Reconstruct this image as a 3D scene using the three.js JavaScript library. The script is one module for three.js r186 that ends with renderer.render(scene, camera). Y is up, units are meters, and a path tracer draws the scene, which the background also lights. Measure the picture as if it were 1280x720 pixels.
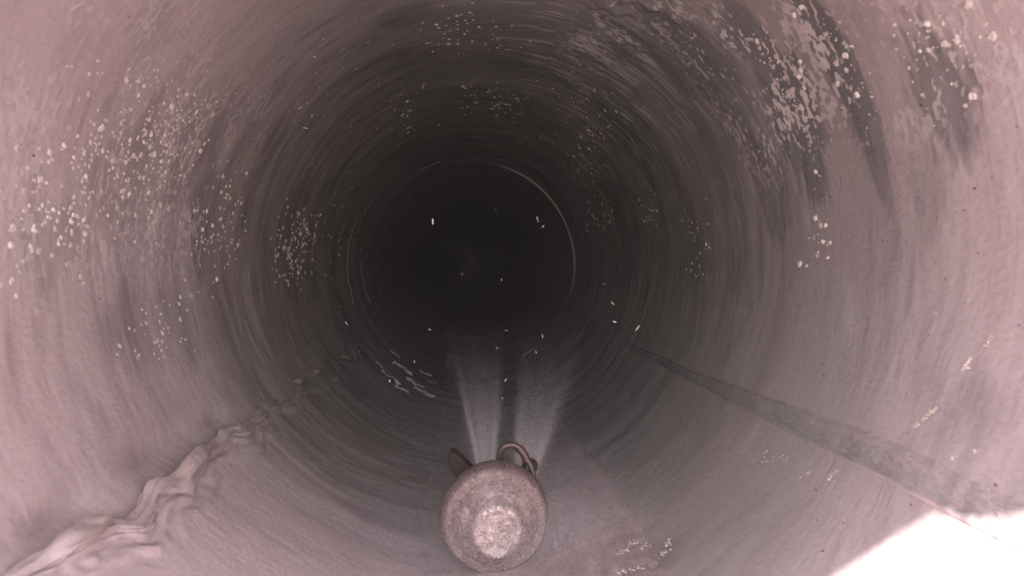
import * as THREE from 'three';
import { mergeGeometries, mergeVertices } from 'three/addons/utils/BufferGeometryUtils.js';

// ---------------------------------------------------------------- camera, sky, sun, exposure
const R = 0.45, MOUTH = 0.11, JOINT = 2.08;                 // pipe radius; the pipe runs from z = +MOUTH into -z, its axis is y = 0
const scene = new THREE.Scene();
const camera = new THREE.PerspectiveCamera(61.93, 1024 / 576, 0.02, 3000);
camera.position.set(-0.03, 0, 0);
camera.rotation.set(-2.672 * Math.PI / 180, -5.515 * Math.PI / 180, 0, 'YXZ');
camera.focus = 0.85; camera.userData.fStop = 4.2;
const ADDED_BANK = 1.5;                                           // height of an unseen bank, added to keep low sky light from the pipe
const SUN = new THREE.Vector3(0.5736, -0.8192, -0.608).normalize();   // the way the light travels

function skyTexture() {
  const W = 256, H = 128, d = new Float32Array(W * H * 4), s = SUN.clone().negate();
  for (let j = 0; j < H; j++) for (let i = 0; i < W; i++) {
    const el = ((j + 0.5) / H - 0.5) * Math.PI, az = ((i + 0.5) / W - 0.5) * 2 * Math.PI;
    const v = new THREE.Vector3(Math.cos(el) * Math.cos(az), Math.sin(el), Math.cos(el) * Math.sin(az));
    const up = Math.max(0, v.y), glow = Math.pow(Math.max(0, v.dot(s)), 6);
    const haze = Math.exp(-up * 3.2), k = 0.62 + 0.55 * haze + 0.7 * glow;
    d.set([k * (0.92 + 0.10 * haze), k * (0.93 + 0.05 * haze), k * (1.06 - 0.06 * haze), 1], (j * W + i) * 4);
  }
  const t = new THREE.DataTexture(d, W, H, THREE.RGBAFormat, THREE.FloatType);
  t.mapping = THREE.EquirectangularReflectionMapping; t.magFilter = THREE.LinearFilter; t.needsUpdate = true;
  return t;
}
scene.background = skyTexture(); scene.environment = scene.background;
const sun = new THREE.DirectionalLight(new THREE.Color(1, 0.95, 0.88), 4);
sun.position.copy(SUN).multiplyScalar(-30); sun.target.position.set(0, 0, 0);
sun.castShadow = true; sun.shadow.mapSize.set(4096, 4096);
Object.assign(sun.shadow.camera, { left: -4, right: 4, top: 4, bottom: -4, near: 1, far: 80 });
sun.shadow.radius = 2.2; sun.name = 'sun'; scene.add(sun, sun.target);

const renderer = new THREE.WebGLRenderer({ antialias: true });
renderer.toneMapping = THREE.LinearToneMapping;
renderer.toneMappingExposure = 7.2;
renderer.shadowMap.enabled = true; renderer.shadowMap.type = THREE.PCFSoftShadowMap;

scene.fog = new THREE.FogExp2(new THREE.Color().setRGB(.95, .83, .81), 0.026);

// ---------------------------------------------------------------- helpers
const D2R = Math.PI / 180, TAU = Math.PI * 2;
function rng(seed) { let a = seed >>> 0; return () => { a = (a + 0x6D2B79F5) | 0; let t = Math.imul(a ^ (a >>> 15), 1 | a); t = (t + Math.imul(t ^ (t >>> 7), 61 | t)) ^ t; return ((t ^ (t >>> 14)) >>> 0) / 4294967296; }; }
const LAT = 512, lattice = new Float32Array(LAT * LAT);
{ const r = rng(77); for (let i = 0; i < lattice.length; i++) lattice[i] = r() * 2 - 1; }
// value noise, periodic in x with period px (an integer)
function vn(x, y, px = 512, seed = 0) {
  const xi = Math.floor(x), yi = Math.floor(y); let fx = x - xi, fy = y - yi;
  fx = fx * fx * (3 - 2 * fx); fy = fy * fy * (3 - 2 * fy);
  const x0 = ((xi % px) + px) % px, x1 = (x0 + 1) % px, y0 = (yi + seed * 37) & 511, y1 = (yi + 1 + seed * 37) & 511, o = seed * 19;
  const a = lattice[y0 * LAT + ((x0 + o) & 511)], b = lattice[y0 * LAT + ((x1 + o) & 511)], c = lattice[y1 * LAT + ((x0 + o) & 511)], e = lattice[y1 * LAT + ((x1 + o) & 511)];
  return a + (b - a) * fx + (c - a + (a - b - c + e) * fx) * fy;
}
const clamp = (x, a = 0, b = 1) => Math.min(b, Math.max(a, x));
const ss = (a, b, x) => { const t = clamp((x - a) / (b - a)); return t * t * (3 - 2 * t); };
const mix = (a, b, t) => a + (b - a) * t;
const gauss = (x, w) => Math.exp(-(x * x) / (w * w));
const dAng = (a, b) => { let d = a - b; while (d > 180) d -= 360; while (d < -180) d += 360; return d; };
const srgb = (x) => Math.round(255 * clamp(x <= 0.0031308 ? 12.92 * x : 1.055 * Math.pow(x, 1 / 2.4) - 0.055));
// a place on the wall: angle in degrees from straight down (+ to the right), depth s in metres, height h towards the axis
const wallAt = (deg, s, h = 0) => new THREE.Vector3((R - h) * Math.sin(deg * D2R), -(R - h) * Math.cos(deg * D2R), -s);
// a place in the air at depth s behind an offset from the vanishing point (1280-wide frame)
const airAt = (px, py, s) => { const d = new THREE.Vector3((px - 640) / 600, (360 - py) / 600, -1).applyQuaternion(camera.quaternion); return d.multiplyScalar(-s / d.z).add(camera.position).setZ(-s); };
const names = {};
function numbered(n) { const k = names[n] = (names[n] ?? -1) + 1; return k ? n + '_' + String(k).padStart(3, '0') : n; }
function tag(o, label, category, group, kind) {
  o.userData.label = label; if (category) o.userData.category = category;
  if (group) o.userData.group = group; if (kind) o.userData.kind = kind;
  return o;
}
function mesh(name, geo, mat, parent = scene) {
  const m = new THREE.Mesh(geo, mat); m.name = parent === scene ? numbered(name) : name; m.castShadow = m.receiveShadow = true; parent.add(m); return m;
}
function base(name, p = [0, 0, 0]) { const g = new THREE.Group(); g.name = numbered(name); g.position.set(...p); scene.add(g); return g; }
function grid(nu, nv, f, uvf) {                             // f(u, v) -> Vector3, both 0..1; faces turn towards du x dv
  const pos = new Float32Array((nu + 1) * (nv + 1) * 3), uv = new Float32Array((nu + 1) * (nv + 1) * 2), idx = [];
  for (let j = 0, k = 0; j <= nv; j++) for (let i = 0; i <= nu; i++, k++) {
    const p = f(i / nu, j / nv); pos[k * 3] = p.x; pos[k * 3 + 1] = p.y; pos[k * 3 + 2] = p.z;
    const t = uvf ? uvf(i / nu, j / nv) : [i / nu, j / nv]; uv[k * 2] = t[0]; uv[k * 2 + 1] = t[1];
    if (i < nu && j < nv) { const a = k, b = k + 1, c = k + nu + 1, d = c + 1; idx.push(a, b, d, a, d, c); }
  }
  const g = new THREE.BufferGeometry();
  g.setAttribute('position', new THREE.BufferAttribute(pos, 3)); g.setAttribute('uv', new THREE.BufferAttribute(uv, 2)); g.setIndex(idx); g.computeVertexNormals();
  return g;
}
function paint(W, H, f, color = true) {
  const d = new Uint8Array(W * H * 4);
  for (let j = 0, o = 0; j < H; j++) for (let i = 0; i < W; i++, o += 4) {
    const c = f((i + 0.5) / W, (j + 0.5) / H);
    if (color) { d[o] = srgb(c[0]); d[o + 1] = srgb(c[1]); d[o + 2] = srgb(c[2]); } else d[o] = d[o + 1] = d[o + 2] = Math.round(255 * clamp(c));
    d[o + 3] = 255;
  }
  const t = new THREE.DataTexture(d, W, H, THREE.RGBAFormat);
  t.magFilter = THREE.LinearFilter; t.minFilter = THREE.LinearFilter; t.wrapS = t.wrapT = THREE.ClampToEdgeWrapping;
  if (color) t.colorSpace = THREE.SRGBColorSpace;
  t.needsUpdate = true; return t;
}

// ---------------------------------------------------------------- the lining: its relief and its colour, by angle and depth
const FOLDS = [[153.6, .753, 5, .014, .006], [152.6, .84, 4, .014, .005], [151.6, .95, 4, .013, .005], [148.5, .70, 6, .016, .005], [145, .80, 5, .013, .004], [141, 1.0, 5, .012, .004], [156, 1.05, 4, .013, .004]];
const DENTS = [[-61.2, .60, 2.4, .06, .013], [-60.5, .46, 2.2, .04, .012], [-60.5, .73, 2, .03, .007]];
function relief(deg, s) {                                   // metres towards the axis
  const U = deg / 360 + 0.5, a = 0.12 + 0.88 * ss(0.35, 1.0, s);
  const w = s + 0.012 * vn(U * 13, s * 7, 13, 30) + 0.004 * vn(U * 31, s * 19, 31, 31), rough = ss(-.5, .5, vn(U * 6, s * 4, 6, 32) + .35 * Math.sin(deg * .05 + 2));
  let h = vn(U * 7, s * 9, 7, 1) * 0.0035 + vn(U * 11, w * 24, 11, 2) * 0.0024 * a + (vn(U * 26, w * 52, 26, 3) * 0.0011 + vn(U * 44, w * 110, 44, 9) * 0.0005) * a * (.35 + .9 * rough);
  if (s > 1.9) h += .0045 * vn(U * 12, 3.3, 12, 40) * ss(1.96, JOINT, s);
  for (const [pd, ps, wd, ws, k] of DENTS) { const x = dAng(deg, pd) / wd; if (Math.abs(x) < 2.5) h -= k * gauss(x, 1) * gauss((s - ps) / ws, 1); }
  for (const [fd, fs, wd, ws, hh] of FOLDS) {
    const dd = dAng(deg, fd); if (Math.abs(dd) > 20 || Math.abs(s - fs) > 0.2) continue;
    const q = s - fs - dd * 0.0035 + 0.006 * Math.sin(dd * 1.3);
    h += hh * gauss(dd, wd) * (gauss(q, ws * 0.6) - 0.5 * gauss(q - ws * 1.1, ws * 0.7));
  }
  return h;
}
// dark slime patches: [angle, depth, half angle, half depth, strength]
const DARK = [[120, .612, 22, .046, 1], [132, .70, 20, .06, .9], [146, .78, 16, .07, .75], [122, .516, 17, .021, 1], [110, .505, 12, .012, .7], [111, .420, 10, .032, .85], [103, .452, 9, .022, .35], [91, .97, 8, .055, .55], [106, .69, 14, .035, .7], [118, .80, 18, .06, .6], [95, .80, 14, .03, .4],
  [-80, .66, 8, .07, .3], [-77, .73, 7, .05, .28], [-104, .62, 11, .07, .36], [-94, .53, 9, .045, .3], [-112, .72, 11, .06, .36], [-125, .57, 6, .03, .35], [-100, .80, 12, .04, .45], [166, 1.05, 16, .05, .6], [-160, 1.02, 12, .05, .6], [176, .9, 16, .05, .7], [-163, .86, 8, .035, .8], [172, 1.3, 20, .09, .6], [160, .92, 12, .05, .6],
  [106, 1.4, 26, .2, .8], [100, 1.15, 18, .06, .6], [125, 1.1, 20, .1, .6], [-98, 1.2, 20, .08, .5]];
function tone(deg, s) {
  const U = deg / 360 + 0.5;
  const w = s + 0.014 * vn(U * 13, s * 7, 13, 30) + 0.005 * vn(U * 31, s * 19, 31, 31);
  const big = vn(U * 9, s * 5, 9, 4), mid = 0.6 * vn(U * 19, w * 22, 19, 5) + .55 * vn(U * 37, w * 47, 37, 17), fine = vn(U * 58, w * 115, 58, 6) * (.5 + .8 * ss(-.3, .5, vn(U * 15, s * 9, 15, 18))), hair = vn(U * 110, w * 330, 110, 7), dot = vn(U * 2048, s * 700, 2048, 8), dot2 = vn(U * 700, s * 240, 700, 10);
  // patches of dark slime with ragged edges
  let dark = 0; const rag = 0.35 * vn(U * 70, s * 90, 70, 11) + 0.3 * vn(U * 150, s * 260, 150, 12) + 0.25 * mid;
  for (const [pd, ps, wd, ws, k] of DARK) {
    const x = dAng(deg, pd) / wd, y = (s - ps) / ws, q = x * x + y * y; if (q > 5) continue;
    dark = Math.max(dark, k * ss(1.18, 0.62, Math.sqrt(q) + 0.75 * rag));
  }
  const streak = ss(-.15, 0.75, 0.8 * mid + 0.45 * fine + 0.2 * hair + .3 * big);
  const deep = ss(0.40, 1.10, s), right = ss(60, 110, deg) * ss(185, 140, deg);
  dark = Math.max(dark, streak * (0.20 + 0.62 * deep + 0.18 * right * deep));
  // pale flakes of hardened lime, upper right and upper left
  const zoneR = ss(100, 116, deg) * ss(150, 132, deg) * ss(0.80, 0.68, s), zoneL = ss(-136, -122, deg) * ss(-84, -92, deg) * ss(0.42, .48, s) * ss(1.0, 0.75, s) * 0.85, zoneT = ss(138, 148, deg) * ss(165, 156, deg) * ss(1.2, .8, s) * 0.6;
  const fl = 0.62 * vn(U * 300, s * 230, 300, 13) + 0.42 * vn(U * 620, s * 430, 620, 14) + 0.5 * vn(U * 40, s * 30, 40, 15) - 0.05 + .09 * ss(.54, .46, s);
  const flake = ss(0.27, 0.45, fl) * clamp(zoneR + zoneL + zoneT) * (0.55 + 0.45 * dark);
  const scratch = ss(.30, .62, .7 * vn(U * 46, (s - deg * .0016) * 210, 46, 19) + .5 * vn(U * 90, (s - deg * .0016) * 420, 90, 20)) * (ss(112, 135, deg) * ss(178, 165, deg) * ss(.7, .85, s) * ss(1.9, 1.5, s) + .35 * ss(.55, .8, s) * ss(2, 1.4, s));
  return { scratch, big, mid, fine, hair, dot, dot2, dark, deep, right, flake };
}
function wallColor(deg, s) {
  const t = tone(deg, s), v = 1 + 0.12 * t.big + 0.24 * t.mid * (.65 + .35 * t.deep) + 0.14 * t.fine + (0.05 + .12 * t.deep) * t.hair + 0.04 * t.dot + 0.05 * t.dot2;
  const warm = 0.5 + 0.5 * vn(deg / 72 + 2.5, s * 4, 5, 16);
  let c = [mix(.475, .20, t.deep), mix(.378, .183, t.deep), mix(.394, .175, t.deep)];  // lining darker and less pink deeper in, with some light falloff painted in
  const sideTone = ss(.33, .55, s + .05 * t.big) * Math.max(ss(-25, 40, deg), ss(-125, -165, deg));  // darker tone over the right side and crown, starting past the mouth
  c = [c[0] * mix(1, .60, sideTone), c[1] * mix(1, .635, sideTone), c[2] * mix(1, .62, sideTone)];
  c[0] *= 0.97 + 0.06 * warm; c[2] *= 1.02 - 0.05 * warm;
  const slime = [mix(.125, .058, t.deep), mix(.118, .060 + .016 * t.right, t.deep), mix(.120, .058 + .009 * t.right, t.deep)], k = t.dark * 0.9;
  for (let i = 0; i < 3; i++) { c[i] = mix(c[i], slime[i], k) * v; c[i] = mix(mix(c[i], [.36, .34, .33][i], t.scratch * .55), [.60, .53, .535][i], t.flake * 0.8); }
  if (t.dot > 0.93 && t.dot2 > 0.4) for (let i = 0; i < 3; i++) c[i] *= 0.45;
  return c;
}
function wallBump(deg, s) {
  const t = tone(deg, s);
  return 0.5 + 0.08 * t.fine + 0.06 * t.hair + 0.05 * t.dot + 0.07 * t.dot2 + 0.22 * t.flake - 0.10 * ss(0.2, 0.6, t.dark);
}
const S0 = -MOUTH, S1 = JOINT, SN = 2048;
const wallMat = [-1, 1].map((side) => {
  const deg = (u) => side < 0 ? -180 + 180 * u : 180 * u, s = (v) => mix(S0, S1, v);
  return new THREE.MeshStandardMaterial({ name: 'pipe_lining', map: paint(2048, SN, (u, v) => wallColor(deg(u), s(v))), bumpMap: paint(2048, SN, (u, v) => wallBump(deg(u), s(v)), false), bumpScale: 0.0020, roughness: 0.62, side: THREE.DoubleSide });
});
const wallUV = (deg, s) => [deg < 0 ? (deg + 180) / 180 : deg / 180, (s - S0) / (S1 - S0)];

// ---------------------------------------------------------------- near pipe section
const pipe = tag(base('pipe_wall'), 'near length of round concrete pipe with pale streaked pinkish grey lining', null, null, 'structure');
for (const side of [0, 1]) {
  const a0 = side ? 0 : -180, deg = (u) => a0 + 180 * u, sAt = (v) => v < 0.5 ? mix(S0, 0.75, v * 2) : mix(0.75, S1, v * 2 - 1);
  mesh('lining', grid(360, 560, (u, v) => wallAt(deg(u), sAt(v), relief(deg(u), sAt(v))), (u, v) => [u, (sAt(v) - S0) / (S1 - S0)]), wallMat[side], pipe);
}
const concrete = new THREE.MeshStandardMaterial({ name: 'concrete', color: new THREE.Color().setRGB(.34, .31, .29), roughness: 0.85, side: THREE.DoubleSide, bumpMap: paint(256, 256, (u, v) => 0.5 + 0.3 * vn(u * 64, v * 64, 64, 3) + 0.2 * vn(u * 128, v * 128, 128, 4), false), bumpScale: 0.002 });
mesh('pipe_end', grid(128, 6, (u, v) => { const r = R - 0.006 + 0.075 * v; return new THREE.Vector3(r * Math.sin(u * TAU), -r * Math.cos(u * TAU), MOUTH + 0.004 * Math.sin(v * Math.PI)); }), concrete, pipe);
mesh('outer_shell', grid(96, 12, (u, v) => new THREE.Vector3((R + .069) * Math.sin(u * TAU), -(R + .069) * Math.cos(u * TAU), mix(MOUTH, -JOINT, v))), concrete, pipe);

// the flat seam strip along the right side
{
  const mat = new THREE.MeshStandardMaterial({ name: 'seam', roughness: 0.5, side: THREE.DoubleSide, bumpScale: 0.002,
    map: paint(256, 2048, (u, v) => {
      const s = mix(.2, 1.5, v), n = 1 + .12 * vn(u * 3, v * 60, 8, 2) + .08 * vn(u * 20, v * 140, 40, 3) + .06 * vn(u * 100, v * 900, 128, 5), k = ss(.04, .14, u) * ss(.72, .26, u + .16 * vn(u * 4, v * 40, 64, 9) + .1 * vn(u * 9, v * 130, 64, 11)), e = ss(.09, .02, u), f = ss(.55, .32, s);
      return wallColor(mix(60.9, 66.3, u), s).map((x, i) => mix(mix(x, x * [.80, .88, .885][i] * n, k * (1 - .45 * f)), x * 1.32, e));
    }),
    bumpMap: paint(256, 1024, (u, v) => .5 + .25 * vn(u * 12, v * 200, 40, 6) + .2 * vn(u * 100, v * 600, 128, 7), false) });
  mesh('seam_strip', grid(28, 320, (u, v) => {
    const s = mix(.2, 1.5, v), lo = 60.9 + 0.25 * vn(3, s * 14, 8, 3) + .12 * vn(7, s * 60, 8, 3), hi = 66.3 - 2.2 * ss(.45, 1.0, s) + 0.8 * vn(5, s * 9, 8, 4), d = mix(lo, hi, u);
    const t = .0022 * ss(0, .07, u) * ss(1, .6, u) + .0012 * gauss(u - .09, .05), fade = ss(1.5, 1.0, s);
    return wallAt(d, s, relief(d, s) + t * fade + .0008 - .004 * (1 - fade) - .003 * (1 - ss(0, .03, u)) - .0022 * ss(.6, 1, u));
  }), mat, pipe);
}
// thin mortar arcs that catch the light near the joint
for (const [a, b, s, r] of [[-112, -72, 1.76, .0013], [-92, -70, 2.0, .0012], [-166, -148, 2.03, .0022], [172, 190, 2.05, .0016], [152, 171, 1.98, .0014]]) {
  const pts = []; for (let i = 0; i <= 24; i++) { const d = mix(a, b, i / 24); pts.push(wallAt(d, s + 0.02 * vn(i * .3, s * 9, 512, 4), relief(d, s) + .0005)); }
  mesh('mortar_arc', new THREE.TubeGeometry(new THREE.CatmullRomCurve3(pts), 60, r, 5), new THREE.MeshStandardMaterial({ color: new THREE.Color().setRGB(.36, .35, .33), roughness: .7 }), pipe);
}

// ---------------------------------------------------------------- far pipe section, set a little low and left of the near one
const farPipe = tag(base('pipe_wall', [-0.0048, -0.0056, 0]), 'dark far length of pipe beyond the first joint', null, null, 'structure');
{
  const deg = (u) => -180 + 360 * u, sAt = (v) => JOINT * Math.pow(60 / JOINT, v);
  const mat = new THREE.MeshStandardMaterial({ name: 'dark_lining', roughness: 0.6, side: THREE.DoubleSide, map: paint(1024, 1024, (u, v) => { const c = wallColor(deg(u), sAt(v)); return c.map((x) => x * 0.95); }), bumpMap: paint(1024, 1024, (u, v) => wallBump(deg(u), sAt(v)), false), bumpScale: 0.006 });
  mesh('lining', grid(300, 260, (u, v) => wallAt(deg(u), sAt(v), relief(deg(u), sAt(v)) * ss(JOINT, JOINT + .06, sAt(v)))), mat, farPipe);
  mesh('joint_ring', grid(200, 4, (u, v) => wallAt(deg(u), JOINT - 0.003 * Math.sin(v * Math.PI), -0.03 * v)), new THREE.MeshStandardMaterial({ color: new THREE.Color().setRGB(.36, .37, .35), roughness: .6, side: THREE.DoubleSide }), farPipe);
  mesh('outer_shell', grid(64, 6, (u, v) => new THREE.Vector3((R + .069) * Math.sin(u * TAU), -(R + .069) * Math.cos(u * TAU), mix(-JOINT, -60, v))), concrete, farPipe);
  mesh('end_bulkhead', grid(40, 6, (u, v) => wallAt(deg(u), 59.9, R * v * .9999)), concrete, farPipe);
}

// ---------------------------------------------------------------- lime nodules on the wall
function bead(seed, flat, ring) {
  const g = mergeVertices(new THREE.IcosahedronGeometry(1, 2).deleteAttribute('uv').deleteAttribute('normal')), p = g.attributes.position, r = rng(seed), ox = r() * 90, oy = r() * 90;
  for (let i = 0; i < p.count; i++) {
    const x = p.getX(i), y = p.getY(i), z = p.getZ(i), rr = Math.hypot(x, y), n = 1 + 0.42 * vn(x * 2 + ox, y * 2 + z * 1.7 + oy) + .22 * vn(x * 4 + oy, y * 4 + z * 4 + ox);
    p.setXYZ(i, x * n, y * n, (z > 0 ? z : z * .3) * flat * n * (ring ? 1 - .75 * gauss(rr, .5) : 1));
  }
  g.computeVertexNormals(); return g;
}
const BEADS = [1, 2, 3, 4, 5, 6].map((k) => bead(k * 31, 0.5 + .06 * k, k % 2));
const lime = [[.66, .58, .56], [.58, .51, .49], [.72, .65, .62], [.47, .405, .395]].map((c) => new THREE.MeshStandardMaterial({ name: 'lime', color: new THREE.Color().setRGB(...c), roughness: .75 }));
const zAxis = new THREE.Vector3(0, 0, 1);
function stick(o, deg, s, size, spin, long = 1, h = 0) {   // sits a bead flat on the wall, its y along the hoop
  const n = new THREE.Vector3(-Math.sin(deg * D2R), Math.cos(deg * D2R), 0), hoop = new THREE.Vector3(Math.cos(deg * D2R), Math.sin(deg * D2R), 0);
  o.quaternion.setFromRotationMatrix(new THREE.Matrix4().makeBasis(new THREE.Vector3().crossVectors(hoop, n), hoop, n));
  o.quaternion.multiply(new THREE.Quaternion().setFromAxisAngle(zAxis, spin));
  o.position.copy(wallAt(deg, s, relief(deg, s) + h)); o.scale.set(size, size * long, size * .85);
}
const beads = [];                                           // [angle, depth, size, long]
{
  const r = rng(5), n2 = () => (r() + r() - 1) * 1.25;
  // [angle, depth, half angle, half ln depth, count, size]
  const clusters = [[-106, .62, 13, .17, 230, .0031], [-112, .68, 6, .06, 60, .003], [-97, .85, 13, .11, 90, .0028], [-97, 1.25, 10, .12, 130, .0027], [-90, 1.2, 7, .08, 40, .0026], [-79, .68, 5, .10, 42, .0026], [-96, .52, 10, .12, 80, .0032], [-118, .62, 6, .08, 25, .0022],
    [172, 1.33, 12, .10, 55, .0027], [-155, 1.35, 5, .12, 22, .0028], [-178, .96, 14, .11, 55, .0024], [138, 1.2, 5, .10, 26, .0027], [131, 1.45, 8, .1, 22, .003], [112, 1.6, 8, .12, 34, .0032], [107, 1.17, 7, .05, 22, .0024],
    [98, .95, 12, .07, 34, .0022], [116, .41, 7, .09, 60, .0019], [120, .50, 9, .05, 40, .0017], [124, .6, 5, .03, 28, .0021], [110, .6, 12, .02, 30, .0017], [95, .61, 4, .04, 8, .0022], [152, 1.05, 14, .15, 40, .0018], [-140, 1.0, 20, .25, 30, .0016], [-100, 1.6, 25, .2, 50, .0024], [150, 1.6, 25, .15, 30, .0025], [0, 1, 0, 0, 0, 0]];
  for (const [d, s, wd, ws, n, size] of clusters) for (let i = 0; i < n; i++) beads.push([d + wd * n2(), s * Math.exp(ws * n2()), size * (0.45 + 0.9 * r() * r() + .2 * r()) * mix(.72, 1.3, ss(.7, 1.15, s)), 1 + .5 * r()]);
  for (const [d, s, z] of [[129.9, .519, 3], [123.4, .562, 3], [122.1, .568, 4], [116.9, .592, 4.2], [113.5, .595, 3], [106, .601, 3], [130, .601, 3.6], [128.8, .604, 3], [124.9, .603, 3], [117.8, .528, 3.2], [120.5, .518, 3], [115.2, .509, 3.5], [115.1, .369, 3.5], [119.3, .376, 3.5], [98.3, .615, 3.4], [96.9, .607, 3.6], [96.8, .598, 3], [94.1, .603, 3], [93.9, .592, 2.6], [91.7, .615, 3], [91.4, .596, 2.6], [90.3, .648, 4], [90, .634, 2.6], [129.7, .534, 3], [120.8, .502, 3.5], [116.3, .395, 3.2], [116.5, .405, 3], [109.7, .396, 3.4], [119.4, .411, 3], [121.4, .574, 3.4], [119.6, .575, 3], [-116.8, .66, 4], [-112, .75, 3.4], [-109, .83, 3.2]])
    beads.push([d, s, z * .001, 1.1]);
}
beads.sort((a, b) => b[2] / b[1] - a[2] / a[1]);
{
  const r = rng(9), rest = [];
  beads.forEach(([d, s, size, long], i) => {
    if (i < 300) { const m = mesh('mineral_nodule', BEADS[i % 6], lime[Math.floor(r() * 4)], pipe); stick(m, d, s, size, (r() - .5) * .8, long); } else rest.push([d, s, size, long]);
  });
  const im = new THREE.InstancedMesh(BEADS[1], lime[1], rest.length), o = new THREE.Object3D(); im.name = 'nodule_scatter'; im.userData.kind = 'stuff'; im.castShadow = im.receiveShadow = true;
  rest.forEach(([d, s, size, long], i) => { stick(o, d, s, size, r() * 6, long); o.updateMatrix(); im.setMatrixAt(i, o.matrix); }); pipe.add(im);
  // dark grit stuck to the lining
  const grit = new THREE.InstancedMesh(BEADS[2], new THREE.MeshStandardMaterial({ name: 'grit', color: new THREE.Color().setRGB(.035, .03, .03), roughness: .7 }), 130); grit.name = 'dark_grit'; grit.userData.kind = 'stuff';
  for (let i = 0; i < 130; i++) { const d = i < 100 ? mix(45, 118, r()) : mix(-130, -65, r()), s = i < 100 ? mix(.32, .75, r()) : mix(.5, .9, r()); stick(o, d, s, .0004 + .0007 * r() * r(), r() * 6, 1 + r()); o.updateMatrix(); grit.setMatrixAt(i, o.matrix); } pipe.add(grit);
}

// ---------------------------------------------------------------- torn invert lining on the left, its raised broken edge curling from the wall
{
  const edgeAt = (s) => -57.2 + 3.0 * gauss(s - .51, .03) + 2.0 * gauss(s - .745, .03) + 1.8 * vn(1.5, s * 8.5, 8, 21) + 1.3 * vn(2.5, s * 19, 8, 22) + .6 * vn(3.5, s * 45, 8, 23);
  const lipAt = (s) => .0035 - .002 * ss(.8, 1.2, s) + (.017 * gauss(s - .44, .05) + .020 * gauss(s - .60, .085) + .014 * gauss(s - .735, .035) + .004 * gauss(s - .86, .04) + .003 * gauss(s - 1.03, .04)) * (1 + .45 * vn(4.5, s * 16, 8, 24) + .25 * vn(5.5, s * 40, 8, 25));
  const slab = (s) => .001 + (0.012 * (1 - .85 * ss(.55, .95, s))) * ss(1.3, .9, s);
  const f = (u, v) => {
    const s = mix(.2, 1.56, v), e = edgeAt(s), lip = Math.max(.003, lipAt(s)), t = slab(s);
    if (u < .42) {                                           // the broken edge: out of the wall, up and curling over the lip
      const q = u / .42, h = lip * Math.sin(q * Math.PI * .62) / Math.sin(Math.PI * .5), d = e - 2.2 * Math.sin(q * Math.PI) * (lip / .03) + .5 * q + .55 * vn(q * 6, s * 40, 64, 26) + .28 * vn(q * 12, s * 120, 64, 29);
      return wallAt(d, s, relief(d, s) * .5 - .004 * (1 - q) + h * 1.0);
    }
    const q = (u - .42) / .58, d = e + .5 + q * q * (46 + 0), back = lip * Math.sin(Math.PI * .62), fall = mix(back, t, ss(0, .22, q));
    const crease = .0022 * vn(q * 70, s * 130, 128, 37) * ss(.45, .05, q) * ss(1.1, .5, s) + .004 * vn(q * 18, s * 22, 64, 27) * ss(0, .06, q) * ss(.5, .2, q) + .002 * vn(q * 40, s * 50, 64, 28) * ss(.4, .1, q);
    return wallAt(d, s, relief(d, s) + (fall + crease) * ss(1, .55, q) - .003 * ss(.85, 1, q));
  };
  const g = grid(120, 520, f, (u, v) => [0, 0]), p = g.attributes.position, uv = g.attributes.uv;
  for (let i = 0; i < p.count; i++) { const [a, b] = wallUV(Math.min(-.2, Math.atan2(p.getX(i), -p.getY(i)) / D2R), -p.getZ(i)); uv.setXY(i, a, b); }
  const b = tag(base('invert_lining'), 'torn floor lining with a raised crumpled edge along the lower left wall', 'pipe lining');
  mesh('lining_sheet', g, wallMat[0], b);
  // loose folded scraps of lining lifted at the tear
  const r = rng(41), scrapMat = new THREE.MeshStandardMaterial({ name: 'torn_scrap', color: new THREE.Color().setRGB(.42, .335, .315), roughness: .6, side: THREE.DoubleSide });
  for (const [s, L, wd] of [[.45, .06, 2.6], [.60, .10, 2.8], [.74, .06, 2.4], [1.03, .04, 1.4], [1.13, .06, 1.6]]) {
    const k = r() * 50, e0 = edgeAt(s) - .6;
    mesh('torn_flap', grid(18, 22, (u, v) => {
      const z = s + (v - .5) * L, taper = Math.pow(Math.sin(Math.PI * clamp(v, .02, .98)), .6), d = edgeAt(z) - .4 + wd * (u - .55) * taper + .5 * vn(v * 5 + k, k), h = lipAt(z) * .95 + (.002 + .006 * Math.sin(u * 2.6 + v * 3 + k) * taper + .003 * vn(u * 3 + k, v * 4)) * ss(1.5, .6, s) - .009 * (1 - u);
      return wallAt(d, z, Math.max(.001, h));
    }), scrapMat, b);
  }
}

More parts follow.
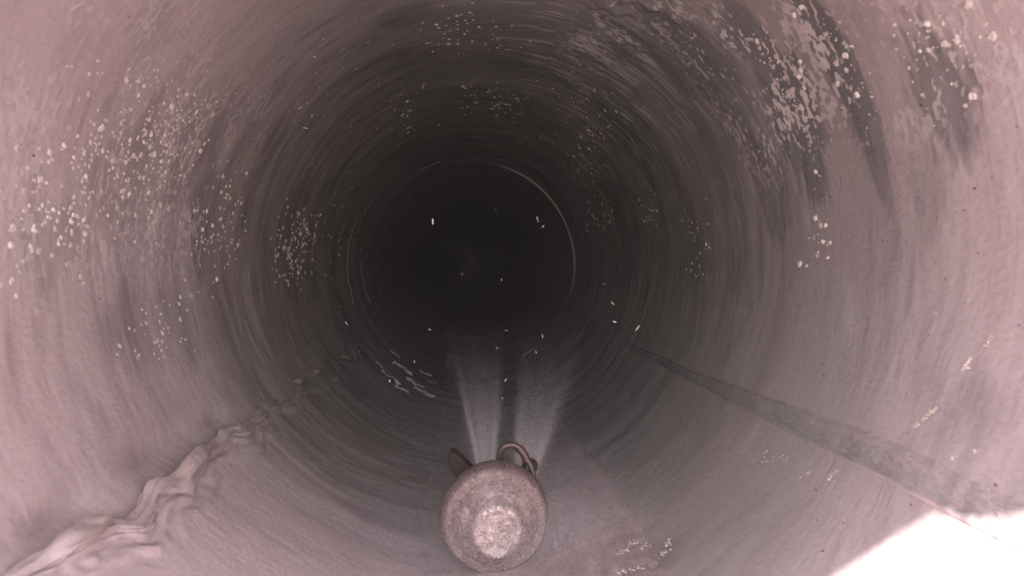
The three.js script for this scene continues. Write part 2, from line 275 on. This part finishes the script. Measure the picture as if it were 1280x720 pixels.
// ---------------------------------------------------------------- silt along the bottom
const bedH = (deg, s) => 0.013 * ss(-16, 9, deg + 2 * vn(3.1, s * 9, 8, 36)) * mix(1, .2, ss(14, 33, deg));
{
  const edge = (s) => 33 + 1.5 * vn(2.2, s * 7, 8, 31) + .22 * vn(4.2, s * 40, 8, 32);
  const W = 1024, mat = new THREE.MeshStandardMaterial({ name: 'silt', roughness: .42, side: THREE.DoubleSide, bumpScale: .004,
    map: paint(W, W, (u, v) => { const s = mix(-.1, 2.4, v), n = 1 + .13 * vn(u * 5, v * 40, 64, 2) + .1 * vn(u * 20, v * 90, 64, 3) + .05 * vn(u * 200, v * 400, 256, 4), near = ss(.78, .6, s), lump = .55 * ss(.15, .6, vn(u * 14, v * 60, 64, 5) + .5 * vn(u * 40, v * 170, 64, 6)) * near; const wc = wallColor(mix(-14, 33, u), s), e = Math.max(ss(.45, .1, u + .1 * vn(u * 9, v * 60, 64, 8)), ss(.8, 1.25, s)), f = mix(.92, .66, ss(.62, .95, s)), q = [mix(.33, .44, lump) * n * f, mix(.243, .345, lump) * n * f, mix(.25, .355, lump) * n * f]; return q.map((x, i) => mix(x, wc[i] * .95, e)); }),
    bumpMap: paint(W, W, (u, v) => { const s = mix(-.1, 2.4, v), near = ss(.8, .58, s); return .5 + .12 * vn(u * 6, v * 70, 64, 7) + .1 * vn(u * 14, v * 200, 64, 9) + near * (.25 * vn(u * 40, v * 160, 64, 6) + .15 * vn(u * 120, v * 400, 128, 8)); }, false) });
  const g = grid(70, 320, (u, v) => {
    const s = mix(-.1, 2.4, v), d = mix(-16, edge(s), u), near = ss(.82, .6, s) * ss(.35, .6, u) * ss(1, .95, u);
    const h = bedH(d, s) * (1 - .93 * ss(.85, 1.5, s)) + .0010 * vn(u * 6, s * 40, 64, 33) + near * (.0012 * vn(u * 14, s * 45, 64, 34) + .0012 * vn(u * 40, s * 150, 64, 35));
    return wallAt(d, s, relief(d, s) * ss(.4, 0, u) + relief(d, s) * ss(.8, 1, u) + h - .004 * ss(.07, 0, u) - .008 * ss(.90, 1, u));
  });
  tag(mesh('silt_bed', g, mat), 'wet pinkish brown silt along the bottom of the pipe', null, null, 'structure');
}

// ---------------------------------------------------------------- crusts and scraps that lie on the wall
function crust(name, label, cat, group, list, colors, seed) {     // list of [angle, depth, size mm]
  const r = rng(seed), g = base(name), parts = [[], []], o = new THREE.Object3D();
  const [d0, s0] = list[0]; g.position.copy(wallAt(d0, s0));
  list.forEach(([d, s, z], i) => { stick(o, d, s, z * .001, r() * 6, 1 + r() * .8, -.0004); o.position.sub(g.position); o.updateMatrix(); const b = BEADS[i % 6].clone().applyMatrix4(o.matrix); parts[i % 2].push(b); });
  parts.forEach((p, i) => p.length && mesh(i ? 'pale_grain' : 'crust_grain', mergeGeometries(p), colors[i], g));
  return tag(g, label, cat, group);
}
const tan = [[.50, .40, .30], [.62, .52, .46]].map((c) => new THREE.MeshStandardMaterial({ name: 'tan_crust', color: new THREE.Color().setRGB(...c), roughness: .8 }));
const pale = [[.58, .49, .475], [.70, .60, .56]].map((c) => new THREE.MeshStandardMaterial({ name: 'pale_crust', color: new THREE.Color().setRGB(...c), roughness: .75 }));
const trail = (d0, s0, d1, s1, n, size, seed, wob = .5) => { const r = rng(seed), a = []; for (let i = 0; i < n; i++) { const t = r(), w = Math.sin(Math.PI * clamp(t, .1, .9)); a.push([mix(d0, d1, t) + wob * (r() - .5) * 2 * w, mix(s0, s1, t) + wob * .004 * (r() - .5) * 2 * w, size * (.4 + .8 * r())]); } return a; };
crust('crust_streak', 'long thin tan crust streak on the right wall just above the grey seam strip', 'crust', null, trail(68.8, .437, 72.1, .422, 46, 1.3, 3, .45), tan, 1);
crust('crust_clump', 'lower bright pink crust clump on the right wall beside the frame edge', 'crust', null, [...trail(77.3, .409, 79.0, .403, 26, 1.5, 5, .45)], pale, 2);
crust('crust_clump', 'upper smaller pale crust clump on the right wall trailing up toward the opening', 'crust', null, trail(79.8, .396, 81.8, .389, 24, 1.0, 6, .3), pale, 3);
crust('crust_fleck', 'small pale crust fleck alone on smooth grey right wall', 'crust', null, trail(85.6, .415, 86.5, .412, 9, 1.0, 7, .2), pale, 4);
crust('crust_fleck', 'tiny dull crust fleck left of the pale fleck on right wall', 'crust', null, trail(83.6, .446, 84.0, .445, 6, .9, 8, .2), tan, 5);
crust('crust_trail', 'scattered sandy crust trail under the seam strip, deepest of the three', 'crust', null, trail(53.5, .625, 57.0, .56, 40, 1.1, 9, 1.6), tan, 6);
crust('crust_trail', 'short sandy crust trail under the seam strip, middle of the three', 'crust', null, trail(54.4, .538, 57.2, .523, 26, 1.0, 10, .4), tan, 7);
crust('crust_trail', 'short sandy crust trail under the seam strip, nearest of the three', 'crust', null, trail(56.6, .503, 59.6, .493, 26, 1.1, 11, .4), tan, 8);
crust('crust_clump', 'pale twin crumbs on the right wall just above the sunlit patch', 'crust', null, [...trail(66.9, .392, 67.3, .39, 5, 1.2, 12, .3), ...trail(68.2, .378, 68.6, .376, 5, 1.2, 13, .3)], pale, 9);
crust('lime_crumb', 'single white lime crumb on the torn floor lining beside its edge', 'crumb', null, trail(-52.4, .80, -51.6, .79, 12, 2.2, 14, .4), pale, 10);
{ // pale rough crumbs on the silt right of the nozzle
  const r = rng(88), g = base('silt_crumbs', [0.19, -.40, -.64]), parts = [], o = new THREE.Object3D();
  for (let i = 0; i < 120; i++) {
    const c = [[27.5, .645, .9], [25, .635, .8], [29, .625, .7], [31, .60, .8], [23, .60, .8], [26, .595, .9], [33, .61, .6]][i % 7], d = c[0] + (r() + r() - 1) * 2.0 * c[2], s = c[1] + (r() + r() + r() - 1.5) * .006, h = bedH(d, s) + .002;
    o.position.copy(wallAt(d, s, h)).sub(g.position); o.rotation.set(-Math.PI / 2, 0, r() * 6); o.scale.set(1, .7, .5).multiplyScalar(.0008 + .0022 * r() * r()); o.updateMatrix(); parts.push(BEADS[i % 6].clone().applyMatrix4(o.matrix));
  }
  mesh('crumb_scatter', mergeGeometries(parts), pale[0], g).userData.kind = 'stuff';
  tag(g, 'pale rough crumbs strewn on the silt right of the round nozzle', 'debris', null, 'stuff');
}
// white torn scraps on the floor further in, left of the jets
{
  const r = rng(63), mat = new THREE.MeshStandardMaterial({ name: 'white_scrap', color: new THREE.Color().setRGB(.42, .41, .40), roughness: .5, side: THREE.DoubleSide });
  const list = [[-42, 1.80, .030, 'thin curled'], [-35, 1.68, .055, 'broad crumpled'], [-27, 1.62, .045, 'folded'], [-22, 1.56, .05, 'hooked'], [-37, 1.52, .045, 'ragged'], [-31, 1.48, .03, 'small'], [-24, 1.80, .03, 'narrow'], [-44, 1.58, .02, 'tiny'], [-20, 1.72, .022, 'short']];
  const where = ['deepest at left', 'middle of the scrap pile', 'beside the crumpled one', 'at the right end of the pile', 'at the near left of the pile', 'nearest of the scrap pile', 'behind the folded scrap', 'on its own left of the pile', 'right of the narrow scrap'];
  list.forEach(([d, s, size, kind], i) => {
    const k = r() * 60, a = r() * 3, n = new THREE.Vector3(-Math.sin(d * D2R), Math.cos(d * D2R), 0), hoop = new THREE.Vector3(Math.cos(d * D2R), Math.sin(d * D2R), 0), p = wallAt(d, s, relief(d, s));
    const m = mesh('torn_scrap', grid(16, 8, (u, v) => {
      const x = (u - .5) * size * 1.5 * (1 + .3 * vn(v * 3 + k, k)), y = (v - .5) * size * .4 * (1 + .6 * vn(u * 5 + k, 3)) * Math.sin(Math.PI * clamp(u, .06, .94)), h = .002 + size * .16 * (1 + vn(u * 4 + k, v * 3 + k)) ;
      return hoop.clone().multiplyScalar(x).addScaledVector(new THREE.Vector3(0, 0, -1), y + size * .25 * Math.sin(u * 3 + a)).addScaledVector(n, h);
    }), mat);
    m.position.copy(p); tag(m, `${kind} white scrap on the floor left of the jets, ${where[i]}`.split(' ').slice(0, 16).join(' '), 'scrap');
  });
}

// ---------------------------------------------------------------- jetting nozzle
const NZ = airAt(620.5, 656, .66).toArray();
{
  const g = tag(base('jetting_nozzle', NZ), 'round worn metal jetting nozzle with pale battered nose lying on the silt', 'nozzle');
  g.rotation.set(-0.05, 0.03, 0); g.scale.setScalar(1.055);
  const tex = (f, n = 512) => { const t = paint(n, n, f); t.wrapS = t.wrapT = THREE.RepeatWrapping; return t; };
  const rust = (u, v, k) => { const n = vn(u * 24, v * 24, 24, k) * .3 + vn(u * 6, v * 6, 6, k + 5) * .35 + vn(u * 60, v * 60, 60, k + 1) * .2 + vn(u * 140, v * 140, 140, k + 2) * .15, pit = ss(.5, .75, vn(u * 90, v * 90, 90, k + 3)), glint = ss(.7, .85, vn(u * 110, v * 110, 110, k + 4)); return [n, pit, glint]; };
  const metal = new THREE.MeshStandardMaterial({ name: 'worn_metal', roughness: .55, metalness: .25, bumpScale: .0016,
    map: tex((u, v) => { const [n, p, q] = rust(u, v, 1), m = 1 + .5 * n; return [mix(mix(.20, .07, p), .5, q) * m, mix(mix(.142, .05, p), .43, q) * m, mix(mix(.139, .047, p), .42, q) * m]; }), bumpMap: tex((u, v) => { const [n, p, q] = rust(u, v, 1); const x = .5 + .2 * n - .25 * p + .2 * q; return [x * x, x * x, x * x]; }) });
  const bright = new THREE.MeshStandardMaterial({ name: 'battered_metal', roughness: .42, metalness: .35, bumpScale: .0026,
    map: tex((u, v) => { const [n, p, q] = rust(u, v, 7), m = 1 + .5 * n; return [mix(mix(.40, .15, p), .82, q) * m, mix(mix(.315, .11, p), .74, q) * m, mix(mix(.31, .105, p), .73, q) * m]; }), bumpMap: tex((u, v) => { const [n, p, q] = rust(u, v, 7); const x = .5 + .3 * n - .3 * p + .25 * q; return [x * x, x * x, x * x]; }) });
  const dark = new THREE.MeshStandardMaterial({ name: 'dark_steel', color: new THREE.Color().setRGB(.03, .016, .015), roughness: .9, metalness: 0 });
  const lathe = (pts, wob, k) => {
    const c = new THREE.CatmullRomCurve3(pts.map(([a, b]) => new THREE.Vector3(a, b, 0)), false, 'centripetal'), n = pts.length * 7, P = []; for (let i = 0; i <= n; i++) { const p = c.getPoint(i / n); P.push(new THREE.Vector2(Math.max(0, p.x), p.y)); }
    const geo = new THREE.LatheGeometry(P, 96), p = geo.attributes.position, uv = geo.attributes.uv;
    for (let i = 0; i < p.count; i++) {
      let x = p.getX(i), y = p.getY(i), z = p.getZ(i); const e = wob * (vn(x * 90 + 40, z * 90 + 40 + k, 512) + .6 * vn(x * 220 + 80, z * 220 + 80 + k, 512)), rr = Math.hypot(x, z);
      const f = rr > 1e-5 ? 1 + e * .6 / Math.max(rr, .02) : 1; p.setXYZ(i, x * f, y + e, z * f); uv.setXY(i, x * 7 + y * 3 + .5, z * 7 + y * 4 + .5);
    }
    geo.rotateX(Math.PI / 2); geo.computeVertexNormals(); return geo;
  };
  metal.side = bright.side = dark.side = THREE.DoubleSide;
  mesh('body', lathe([[.052, -.0045], [.0575, -.0065], [.0625, -.0072], [.0672, -.0078], [.0712, -.0115], [.0740, -.0185], [.0752, -.0275], [.0735, -.036], [.0700, -.040], [.0695, -.043], [.062, -.054], [.052, -.068], [.042, -.080], [.030, -.090], [.024, -.106], [.0, -.107]], .0006, 3), metal, g);
  mesh('face_plate', lathe([[.0, .004], [.030, .004], [.038, .003], [.046, .000], [.052, -.0025], [.0570, -.0055]], .0007, 9), metal, g);
  mesh('nose', lathe([[.0, .0205], [.012, .021], [.022, .0205], [.029, .0212], [.0335, .0185], [.0375, .011], [.0425, .003], [.048, -.003]], .0013, 15), bright, g);
  // dark skid fin sticking out behind on the left
  const sh = new THREE.Shape(); sh.moveTo(.0, .0); sh.lineTo(-.036, .040); sh.quadraticCurveTo(-.043, .046, -.046, .038); sh.lineTo(-.050, .018); sh.lineTo(-.030, -.012); sh.closePath();
  const fin = mesh('skid_fin', new THREE.ExtrudeGeometry(sh, { depth: .03, bevelEnabled: true, bevelSize: .0015, bevelThickness: .0015, bevelSegments: 2 }), dark, g); fin.position.set(-.024, .046, -.085); fin.scale.set(.8, .74, .8);
  // bent lifting hook and its link on the right
  const W = (px, py, s) => airAt(px, py, s).sub(new THREE.Vector3(...NZ));
  const hookMat = new THREE.MeshStandardMaterial({ name: 'bent_steel', color: new THREE.Color().setRGB(.13, .085, .08), roughness: .42, metalness: .5 });
  const hk = mesh('lifting_hook', new THREE.TubeGeometry(new THREE.CatmullRomCurve3([W(632, 596, .745), W(627, 582, .742), W(626, 571, .74), W(631, 562, .738), W(640, 559, .737), W(649, 562, .736), W(656, 569, .735), W(660, 577, .735), W(664, 586, .733), W(666, 596, .732), W(664, 603, .73)]), 80, .0047, 12), hookMat, g);
  const sleeve = mesh('sleeve', new THREE.TubeGeometry(new THREE.CatmullRomCurve3([W(649, 563, .735), W(653, 567, .7345), W(657, 573, .734), W(659, 579, .733)]), 24, .0062, 12), hookMat, hk);
  mesh('link', new THREE.TorusGeometry(.0095, .0032, 10, 28), dark, g).position.copy(W(663, 584, .745));
  mesh('pin', new THREE.CapsuleGeometry(.0035, .012, 4, 10), hookMat, g).position.copy(W(664, 592, .738));
}

// ---------------------------------------------------------------- water jets thrown backwards from the nozzle
{
  const drop = new THREE.OctahedronGeometry(1, 0), mat = new THREE.MeshStandardMaterial({ name: 'spray', color: new THREE.Color().setRGB(.80, .76, .76), roughness: .5 });
  const o = new THREE.Object3D();
  const jet = (label, from, to, r0, r1, n, seed, hollow) => {
    const r = rng(seed), a = from, b = to, ax = b.clone().sub(a), L = ax.length(), zx = ax.clone().normalize(), xx = new THREE.Vector3(0, 1, 0).cross(zx).negate().normalize(), q = new THREE.Quaternion().setFromRotationMatrix(new THREE.Matrix4().makeBasis(xx, new THREE.Vector3().crossVectors(zx, xx), zx));
    const im = new THREE.InstancedMesh(drop, mat, n); im.name = numbered('water_jet'); im.position.copy(a); im.quaternion.copy(q); im.receiveShadow = im.castShadow = true;
    for (let i = 0; i < n; i++) {
      const t = -Math.log(1 - .94 * r()) / 2.7, spread = mix(r0, r1, t), g = (r() + r() + r() - 1.5) * .9, k = r();
      const side = k < hollow ? (k < hollow / 2 ? -1 : 1) : 0, x = side ? side * .85 + .34 * g + side * .3 * r() * r() * r() : 1.15 * g * (1 + .35 * r()), y = side ? .4 * g : (r() + r() + r() - 1.5) * .8;
      o.position.set(x * spread, y * spread, t * L); const z = (.00013 + .00026 * r() * r()) * (1 + .5 * t); o.scale.set(z, z, z * 2); o.updateMatrix(); im.setMatrixAt(i, o.matrix);
    }
    scene.add(im); tag(im, label, 'water jet', null, 'stuff');
  };
  { // drifting mist over the floor
    const r = rng(303), n = 330000, im = new THREE.InstancedMesh(drop, mat, n); im.name = 'spray_mist'; im.castShadow = im.receiveShadow = true;
    for (let i = 0; i < n; i++) { const g = () => (r() + r() + r() - 1.5) / 1.5, s = .62 + .9 * r() * r() + .1 * g(); let x = .06 + .26 * g(), y = -.40 + .10 * Math.abs(g()) + .04 * g(); if (Math.hypot(x, y) > .425) { const f = .42 / Math.hypot(x, y); x *= f; y *= f; } o.position.set(x, y, -s); o.scale.setScalar(.00009 + .00014 * r() * r()); o.updateMatrix(); im.setMatrixAt(i, o.matrix); }
    scene.add(im); tag(im, 'thin pale mist drifting over the floor around the nozzle', 'mist', null, 'stuff');
  }
  jet('left jet of fine white spray rising behind the nozzle', airAt(608, 592, .74), airAt(594, 412, 2.0), .011, .115, 95000, 101, .26);
  jet('right jet of fine white spray leaning right behind the hook', airAt(656, 592, .75), airAt(694, 412, 1.85), .015, .12, 80000, 102, .32);
}
// bright drops in the air
{
  const r = rng(202), mats = [.9, .55, .4].map((c) => new THREE.MeshStandardMaterial({ name: 'drop', color: new THREE.Color().setRGB(c, c * .98, c * .96), roughness: .3 })), g0 = new THREE.CapsuleGeometry(1, 6, 4, 8);
  for (const [x, y, len, ang, b, label] of [[541, 277, 5, 0, 0, 'long upright drop in the black bore, left of its middle'], [578, 343, 1.5, 0, 0, 'round dot of water near the exact middle of the black bore'], [627, 350, 2, 20, 1, 'short drop just right of the middle of the black bore'], [797, 410, 6, -35, 0, 'longest slanting drop right of the bore, above the seam strip end'],
    [768, 402, 4, 75, 0, 'flat curved drop left of the longest slanting drop'], [766, 379, 4, 50, 1, 'faint slanting drop above the flat curved drop'], [433, 404, 4, 35, 1, 'slanting drop at the lower left of the bore'], [672, 274, 5, 20, 1, 'tall member of a crossed pair inside the far ring'], [679, 283, 3, -50, 2, 'short member of a crossed pair inside the far ring'], [537, 412, 2, 60, 0, 'small drop at the upper left end of the left jet'],
    [621, 435, 2, 0, 1, 'small upright drop between the two jets'], [633, 413, 2, 70, 1, 'small flat drop above the gap of the jets'], [529, 108, 5, -25, 1, 'long slanting drop before the upper part of the pipe'], [549, 156, 2, 0, 0, 'bright dot of water before the crown below the long slanting drop'], [382, 160, 4, 85, 1, 'flat drop before the upper left wall'], [375, 135, 4, -50, 2, 'faint slanting drop above the flat one by the upper left wall'],
    [632, 475, 3, -30, 1, 'slanting drop low between the jets'], [670, 440, 2, 20, 1, 'small drop in the right jet'], [487, 476, 2, 0, 0, 'upright drop left of the white scraps'], [518, 452, 2, 0, 0, 'upright drop over the white scraps'], [628, 498, 2, 0, 1, 'lowest drop above the hook between the jets'], [577, 205, 2, 40, 2, 'faint drop at the top of the far ring'], [620, 262, 2, 20, 2, 'faint drop in the upper middle of the black bore'], [755, 355, 3, 75, 2, 'faint flat drop right of the far ring'], [678, 420, 4, 5, 2, 'faint upright drop at the upper end of the right jet']]) {
    const s = .5 + .25 * r(), m = mesh('water_drop', g0, mats[b]), k = s / 600, w = [.36, .34, .3][b] * (.8 + .4 * r()); m.position.copy(airAt(x, y, s)); m.rotation.z = ang * D2R; m.scale.set(w * k, len * .18 * k, w * k);
    tag(m, label, 'water drop', 'water drops in the air');
  }
}

// ---------------------------------------------------------------- outside, behind the camera
{
  // unseen lump added at the mouth crown to cut the edge of the sun patch
  const g = mergeVertices(new THREE.IcosahedronGeometry(1, 12).deleteAttribute('uv').deleteAttribute('normal')), p = g.attributes.position;
  for (let i = 0; i < p.count; i++) { const x = p.getX(i), y = p.getY(i), z = p.getZ(i), n = 1 + .03 * vn(x * 2 + 9, y * 2 + z * 2 + 9) + .015 * vn(x * 6 + 40, y * 6 + z * 5 + 30); p.setXYZ(i, x * n * .115, y * n * .1, z * n * .018); }
  g.computeVertexNormals(); const m = mesh('sun_blocker_lump', g, concrete); m.position.set(.028, .486, MOUTH); tag(m, 'added unseen mortar lump at the top of the pipe mouth, shaping the sun patch', 'mortar');
  // headwall
  const sh = new THREE.Shape(); sh.moveTo(-7, -.62); sh.lineTo(7, -.62); sh.lineTo(7, .75); sh.lineTo(-7, .75); sh.closePath(); const hole = new THREE.Path(); hole.absarc(0, 0, R + .072, 0, TAU, true); sh.holes.push(hole);
  const hw = mesh('headwall', new THREE.ExtrudeGeometry(sh, { depth: .25, bevelEnabled: false, curveSegments: 64 }), concrete); hw.position.z = -.22; tag(hw, 'grey concrete headwall round the mouth of the pipe', 'headwall');
  const soil = new THREE.MeshStandardMaterial({ name: 'soil', color: new THREE.Color().setRGB(.17, .145, .11), roughness: .95, side: THREE.DoubleSide });
  const rough = (x, z) => .05 * vn(x * 1.3 + 90, z * 1.3 + 90) * ss(1, 3, Math.hypot(x, z));
  const far = (t) => Math.pow(t, 3) * 600 + t * 8, side = (t) => Math.sign(t - .5) * far(Math.abs(t - .5) * 2);
  tag(mesh('ground', grid(160, 110, (u, v) => { const x = side(u), z = .02 + far(v); return new THREE.Vector3(x, -.56 + Math.max(ADDED_BANK * ss(1.4, 4.2, z), 1.1 * ss(2.2, 4.2, Math.abs(x))) + rough(x, z), z); }), soil), 'bare brown earth before the pipe mouth with an added bank blocking low sky', null, null, 'structure');
  tag(mesh('ground', grid(160, 110, (u, v) => { const x = side(u), z = -.2 - far(v); return new THREE.Vector3(x, .72 + .5 * ss(-2, -14, z) + rough(x, z), z); }), soil), 'earth heaped over the buried pipe', null, null, 'structure');
}

renderer.render(scene, camera);
